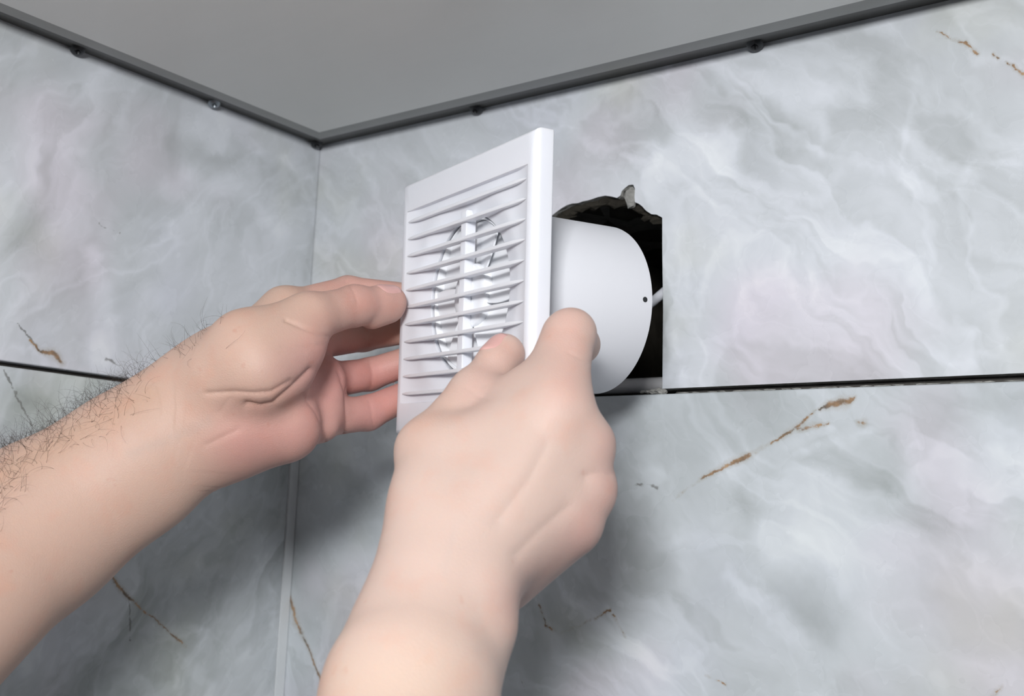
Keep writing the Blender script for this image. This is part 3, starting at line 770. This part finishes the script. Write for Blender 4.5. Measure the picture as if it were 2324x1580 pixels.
def nail(body, parent, tip, prev, up, width, length, back):
    """curved plate lying on the top of the last finger joint"""
    tip, prev, up = np.array(tip), np.array(prev), np.array(up, float)
    ax = (tip - prev) / np.linalg.norm(tip - prev); up = up - ax * (up @ ax); up /= np.linalg.norm(up); sd = np.cross(ax, up)
    nu, nv = 10, 10; P = []
    for i in range(nu + 1):
        for j in range(nv + 1):
            u = i / nu; v = j / nv * 2 - 1
            wd = width / 2 * (0.86 + 0.14 * math.sin(math.pi * min(1, u * 1.3)))
            rl = length * u - (0.0016 * v * v if u < 0.5 else 0) * (1 - u * 2) * -1 - (0.0012 * v * v * (u - 0.5) * 2 if u > 0.5 else 0)
            P.append(tip + ax * (back + rl) + sd * v * wd + up * 0.022)
    P = np.array(P); D = np.tile(-up, (len(P), 1))
    for _ in range(60):
        d = body.pts(P); P = P + D * np.clip(d, -0.002, 0.002)[:, None] * 0.8
    k = np.array([[0.00045 - 0.0007 * (abs(j / nv * 2 - 1) ** 4) - (0.0004 if i == 0 else 0)] for i in range(nu + 1) for j in range(nv + 1)])
    top = P + up * k; bot = P - up * 0.0006; V = np.concatenate([top, bot]); n = (nv + 1); off = len(P); Fc = []
    for i in range(nu):
        for j in range(nv):
            a = i * n + j; Fc += [(a, a + n, a + n + 1, a + 1), (off + a, off + a + 1, off + a + n + 1, off + a + n)]
    per = [j for j in range(n)] + [i * n + nv for i in range(1, nu + 1)] + [nu * n + j for j in range(nv - 1, -1, -1)] + [i * n for i in range(nu - 1, 0, -1)]
    for a, b in zip(per, per[1:] + per[:1]): Fc.append((a, b, off + b, off + a))
    o = mesh_obj('fingernail', V, Fc, m_nail, parent)
    bm = bmesh.new(); bm.from_mesh(o.data); bmesh.ops.recalc_face_normals(bm, faces=bm.faces); bm.to_mesh(o.data); bm.free()
    return o
def chain(pts, radii, k=5, flats=None):
    return [Prim(pts[i], pts[i + 1], radii[i], radii[i + 1], k) for i in range(len(pts) - 1)]
person = empty('person', (0.55, -0.62, H - 0.5))
tag(person, 'person reaching in with two bare forearms, both hands holding the white fan', 'person')
inv_p = Matrix.Translation((-0.55, 0.62, -(H - 0.5)))
VIEW = M[2]

# ---- left arm (palm towards the camera, thumb on the grille, fingers behind the plate)
W = at(455, 935, .607)
elbow = at(-330, 1585, .50); sh = CAM + M.T @ np.array([-.22, -.36, .13])
arm = [Prim(sh, elbow, 50, 43, 20), Prim(elbow, at(98, 1190, .587), 44, 40, 20, (VIEW, 1.12)), Prim(at(98, 1190, .587), at(300, 1052, .600), 40, 35, 20, (VIEW, 1.22)),
       Prim(at(300, 1052, .600), at(430, 955, .607), 35, 32, 20, (VIEW, 1.35)), Prim(at(430, 955, .607), at(520, 890, .612), 32, 32, 14, (VIEW, 1.4))]
T1, T2, T3, T4 = at(560, 790, .592), at(700, 722, .608), at(805, 694, .634), fl3(-62.5, 1.5, 11.2)
I0, I1, I2, I3, I4 = at(520, 850, .615), at(645, 705, .645), at(790, 664, .675), fl3(-80, 8, -23.5), fl3(-64, 5, -20)
M1, M2, M3, M4 = at(690, 778, .657), at(825, 762, .692), fl3(-78, -8, -23), fl3(-62, -8, -19.5)
R1, R2, R3, R4 = at(714, 868, .650), at(838, 850, .680), fl3(-80, -26, -23), fl3(-64, -24, -19.5)
P1, P2, P3, P4 = at(712, 950, .637), at(834, 938, .664), fl3(-82, -46, -22.5), fl3(-67, -44, -19)
palm = [Prim(at(520, 860, .612), I1, 22, 14, 14), Prim(at(520, 900, .612), M1, 24, 14, 14), Prim(at(530, 940, .612), R1, 22, 13.5, 14),
        Prim(at(545, 985, .612), P1, 19, 12.5, 12), Prim(at(560, 965, .603), at(650, 970, .610), 20, 19, 12),
        Prim(at(600, 900, .630), at(690, 880, .645), 24, 18, 14),
        # pads below the fingers
        Prim(at(742, 860, .642), at(742, 900, .640), 9, 9, 10), Prim(at(735, 940, .634), at(735, 965, .630), 9, 8.5, 8)]
thumb = [Prim(at(520, 850, .597), T1, 24, 19, 12), Prim(T1, T2, 18.5, 13.5, 10), Prim(T2, T3, 13.0, 11.0, 6), Prim(T3, T4, 11.2, 8.4, 5), Prim(T3 * .25 + T4 * .75, T4, 9.6, 8.6, 4), Prim(at(845, 711, .645), at(880, 702, .651), 9.2, 8.4, 4)]
thenar = [Prim(at(590, 835, .588), at(668, 785, .598), 22, 17, 12), Prim(at(590, 850, .590), at(640, 850, .596), 19, 15, 10)]
fing = (chain([I1, I2, I3, I4], [11.0, 9.8, 8.6, 7.2], 3) + chain([M1, M2, M3, M4], [11.0, 9.6, 8.7, 7.4], 3) +
        chain([R1, R2, R3, R4], [11.0, 9.8, 8.6, 7.2], 3) + chain([P1, P2, P3, P4], [11.4, 10.2, 8.0, 6.6], 3))
BL = Body([(0, arm), (22, palm), (7, fing), (9, thenar), (9, thumb)])
crL = [([(470, 893), (530, 890), (575, 893), (615, 890), (660, 865)], 7, 1.1), ([(560, 918), (590, 924), (620, 918), (665, 880), (705, 840)], 10, 2.0),
       ([(648, 727), (690, 745), (742, 765)], 4.5, 1.1), ([(640, 785), (680, 790), (738, 782)], 4, 0.4), ([(635, 800), (690, 800)], 4, 0.3),
       ([(690, 900), (718, 935), (738, 985), (742, 1015)], 6, .8), ([(768, 840), (785, 890), (788, 960), (778, 1000)], 6, 1.2),
       ([(795, 648), (806, 668), (812, 690)], 3.5, .5), ([(838, 815), (846, 850), (843, 880)], 4, .5), ([(838, 910), (845, 940), (848, 970)], 4, .5),
       ([(520, 905), (500, 935)], 5, .4), ([(470, 1010), (540, 975)], 8, .5), ([(785, 640), (787, 622)], 3, .4)]
PK = (0.53, 0.26, 0.235); PALE = (0.66, 0.47, 0.37)
tnL = [([(560, 1010), (700, 990), (740, 900)], 95, PK, .70, False), ([(760, 830), (900, 860), (850, 950)], 85, (0.52, 0.235, 0.215), .78, False), ([(820, 690), (900, 690)], 55, (0.53, 0.275, 0.24), .6, False),
       ([(720, 640), (880, 635)], 32, (0.54, 0.29, 0.255), .6, False), ([(650, 840), (690, 820)], 60, (0.48, 0.30, 0.265), .45, True), ([(720, 730), (760, 715)], 30, (0.55, 0.32, 0.26), .4, True),
       ([(300, 1030), (470, 960)], 14, (0.42, 0.33, 0.285), .30, True), ([(0, 1080), (200, 970), (330, 900)], 40, (0.47, 0.29, 0.19), .35, True)]
la, VL, NL, qL, frL = sculpt('left_arm', BL, person, crL, tnL, (0.53, 0.365, 0.295))
la.matrix_parent_inverse = inv_p
nl = [nail(BL, la, T4, T3, M.T @ np.array([-.05, .80, -.60]), .0138, .0145, -.0105)]
for t, p in ((I4, I3), (M4, M3), (R4, R3), (P4, P3)): nl.append(nail(BL, la, t, p, -FX[:, 2], .0105, .0105, -.0065))

# ---- right arm (back of the hand towards the camera)
elR = CAM + M.T @ np.array([-.075, -.253, .27]); shR = CAM + M.T @ np.array([.10, -.42, .06])
b1, b2, b3 = at(932, 1570, .43), at(985, 1420, .452), at(1010, 1300, .466)
armR = [Prim(shR, elR, 46, 38, 20), Prim(elR, b1, 36, 30, 16, (VIEW, 1.05)), Prim(b1, b2, 31, 28.5, 16, (VIEW, 1.25)), Prim(b2, b3, 28.5, 27.5, 14, (VIEW, 1.45)),
        Prim(at(1098, 1410, .448), at(1100, 1340, .452), 11.5, 12.5, 8)]
t1, t2, t3, t4 = at(985, 1145, .482), at(977, 1025, .502), at(1075, 892, .523), fl3(65.0, -37.5, 8.8)
i1, i2, i3, i4 = at(1268, 935, .492), at(1297, 756, .523), fl3(78, -31, -27), fl3(66, -34, -19.6)
m1, m2, m3, m4 = at(1328, 1010, .494), at(1318, 985, .535), at(1262, 1045, .545), at(1225, 1060, .528)
r1, r2, r3, r4 = at(1332, 1112, .490), at(1305, 1085, .532), at(1240, 1110, .538), at(1200, 1110, .522)
p1, p2, p3, p4 = at(1300, 1192, .486), at(1268, 1175, .521), at(1215, 1180, .524), at(1180, 1170, .510)
palmR = [Prim(b3, i1, 22, 12.2, 14), Prim(b3, m1, 22, 12.4, 14), Prim(at(1060, 1300, .470), r1, 20, 12.2, 12), Prim(at(1095, 1300, .488), p1, 15, 11.4, 12),
         Prim(at(1020, 1190, .482), at(1180, 1040, .500), 24, 20, 14), Prim(at(1140, 1310, .494), at(1240, 1215, .497), 15, 15, 12)]
thumbR = [Prim(at(1000, 1235, .476), t1, 21, 17.5, 12), Prim(t1, t2, 17.5, 15.2, 10), Prim(t2, t3, 14.2, 11.0, 7), Prim(t3, t4, 10.8, 9.0, 5), Prim(t3 * .25 + t4 * .75, t4, 9.6, 9.0, 4)]
webR = [Prim(at(1030, 1040, .494), at(1190, 970, .500), 18, 16, 16), Prim(at(1090, 920, .517), at(1240, 900, .505), 10, 13, 14)]
BR = Body([(0, armR), (9, palmR), (12, webR), (5, chain([p1, p2, p3, p4], [11.4, 9.2, 8, 7], 4)), (5, chain([r1, r2, r3, r4], [12.2, 10, 8.8, 7.5], 4)),
           (5, chain([m1, m2, m3, m4], [12.4, 10.4, 9, 7.6], 4)), (12, chain([i1, i2, i3, i4], [12.0, 10.9, 8.8, 7.4], 4) + [Prim(at(1226, 872, .513), at(1278, 772, .524), 11, 9.4, 8)]), (9, thumbR)])
crR = [([(1385, 1075), (1355, 1072), (1330, 1080)], 14, 1.0), ([(1290, 800), (1320, 815), (1350, 825)], 4, .35),
       ([(1060, 880), (1085, 900), (1110, 905)], 4, .3), ([(1240, 1010), (1200, 1090), (1130, 1180)], 22, .8), ([(1290, 1150), (1230, 1200), (1170, 1260)], 18, .7)]
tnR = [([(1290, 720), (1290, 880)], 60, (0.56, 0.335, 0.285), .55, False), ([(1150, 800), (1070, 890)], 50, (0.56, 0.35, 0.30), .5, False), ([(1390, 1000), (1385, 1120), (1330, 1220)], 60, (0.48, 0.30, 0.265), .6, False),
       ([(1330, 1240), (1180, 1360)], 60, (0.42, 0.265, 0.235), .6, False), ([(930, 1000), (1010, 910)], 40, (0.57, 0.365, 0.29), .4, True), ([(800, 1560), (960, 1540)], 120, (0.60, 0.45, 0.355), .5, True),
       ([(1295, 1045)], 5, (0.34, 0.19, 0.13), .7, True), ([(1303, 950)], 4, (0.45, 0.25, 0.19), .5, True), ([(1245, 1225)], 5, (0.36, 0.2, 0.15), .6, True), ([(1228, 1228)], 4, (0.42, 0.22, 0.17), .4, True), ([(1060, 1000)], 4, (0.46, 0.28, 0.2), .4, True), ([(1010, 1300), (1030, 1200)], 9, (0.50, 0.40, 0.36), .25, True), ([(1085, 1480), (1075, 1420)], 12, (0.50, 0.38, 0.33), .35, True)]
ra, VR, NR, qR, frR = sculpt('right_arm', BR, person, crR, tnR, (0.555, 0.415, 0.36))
ra.matrix_parent_inverse = inv_p
nail(BR, ra, t4, t3, M.T @ np.array([-.62, .42, -.55]), .0138, .0145, -.0095)
nail(BR, ra, i4, i3, -FX[:, 2], .0110, .0110, -.0065)
for t, p in ((m4, m3), (r4, r3), (p4, p3)): nail(BR, ra, t, p, VIEW * 0.6 - np.array([0, 0, .8]), .0105, .0105, -.0065)

# ---- hair on the upper side of the left forearm
sel = np.where((qL[:, 0] > -60) & (qL[:, 0] < 520) & (qL[:, 2] > 0.3))[0]
up_d = M.T @ np.array([-0.50, 0.80, -0.1]); s_ = NL[sel] @ (up_d / np.linalg.norm(up_d))
dens = np.clip((s_ - 0.35) / 0.5, 0, 1) * np.where(qL[sel, 0] < 330, 1.0, np.clip((560 - qL[sel, 0]) / 900, 0, 1))
pick = rng.choice(sel, 850, replace=False, p=dens / dens.sum())
HV = []; HF = []
for i in pick:
    p = VL[i] - NL[i] * 0.0004; nrm_ = NL[i]
    ax = (at(100, 1190, .59) - at(430, 950, .607)); ax /= np.linalg.norm(ax)
    dr = nrm_ * rng.uniform(.35, .9) - ax * rng.uniform(-.5, .9) + rng.normal(0, .35, 3); dr /= np.linalg.norm(dr)
    kn = rng.normal(0, 1, 3); kn /= np.linalg.norm(kn); ln = rng.uniform(.007, .021); ns = 8; curl = rng.uniform(.10, .42)
    b = len(HV); path = [p]
    for s in range(ns):
        path.append(path[-1] + dr * ln / ns); dr = dr + np.cross(kn, dr) * curl; dr /= np.linalg.norm(dr)
        dd = (path[-1] - VL[i]) @ nrm_
        if dd < 0.0003: dr = dr + nrm_ * 0.5; dr /= np.linalg.norm(dr)
    for s, pp in enumerate(path):
        t = path[min(s + 1, ns)] - path[max(s - 1, 0)]; t /= max(1e-9, np.linalg.norm(t)); a = np.cross(t, kn + 0.01); a /= max(1e-9, np.linalg.norm(a)); c2 = np.cross(t, a)
        rd = 0.000068 * (1 - 0.75 * s / ns)
        for k in range(3): HV.append(pp + (a * math.cos(k * 2.094) + c2 * math.sin(k * 2.094)) * rd)
    for s in range(ns):
        for k in range(3): HF.append((b + s * 3 + k, b + s * 3 + (k + 1) % 3, b + s * 3 + 3 + (k + 1) % 3, b + s * 3 + 3 + k))
hair = mesh_obj('arm_hair', HV, HF, m_hair, la); tag(hair, 'short dark curly hair along the forearm', kind='stuff')
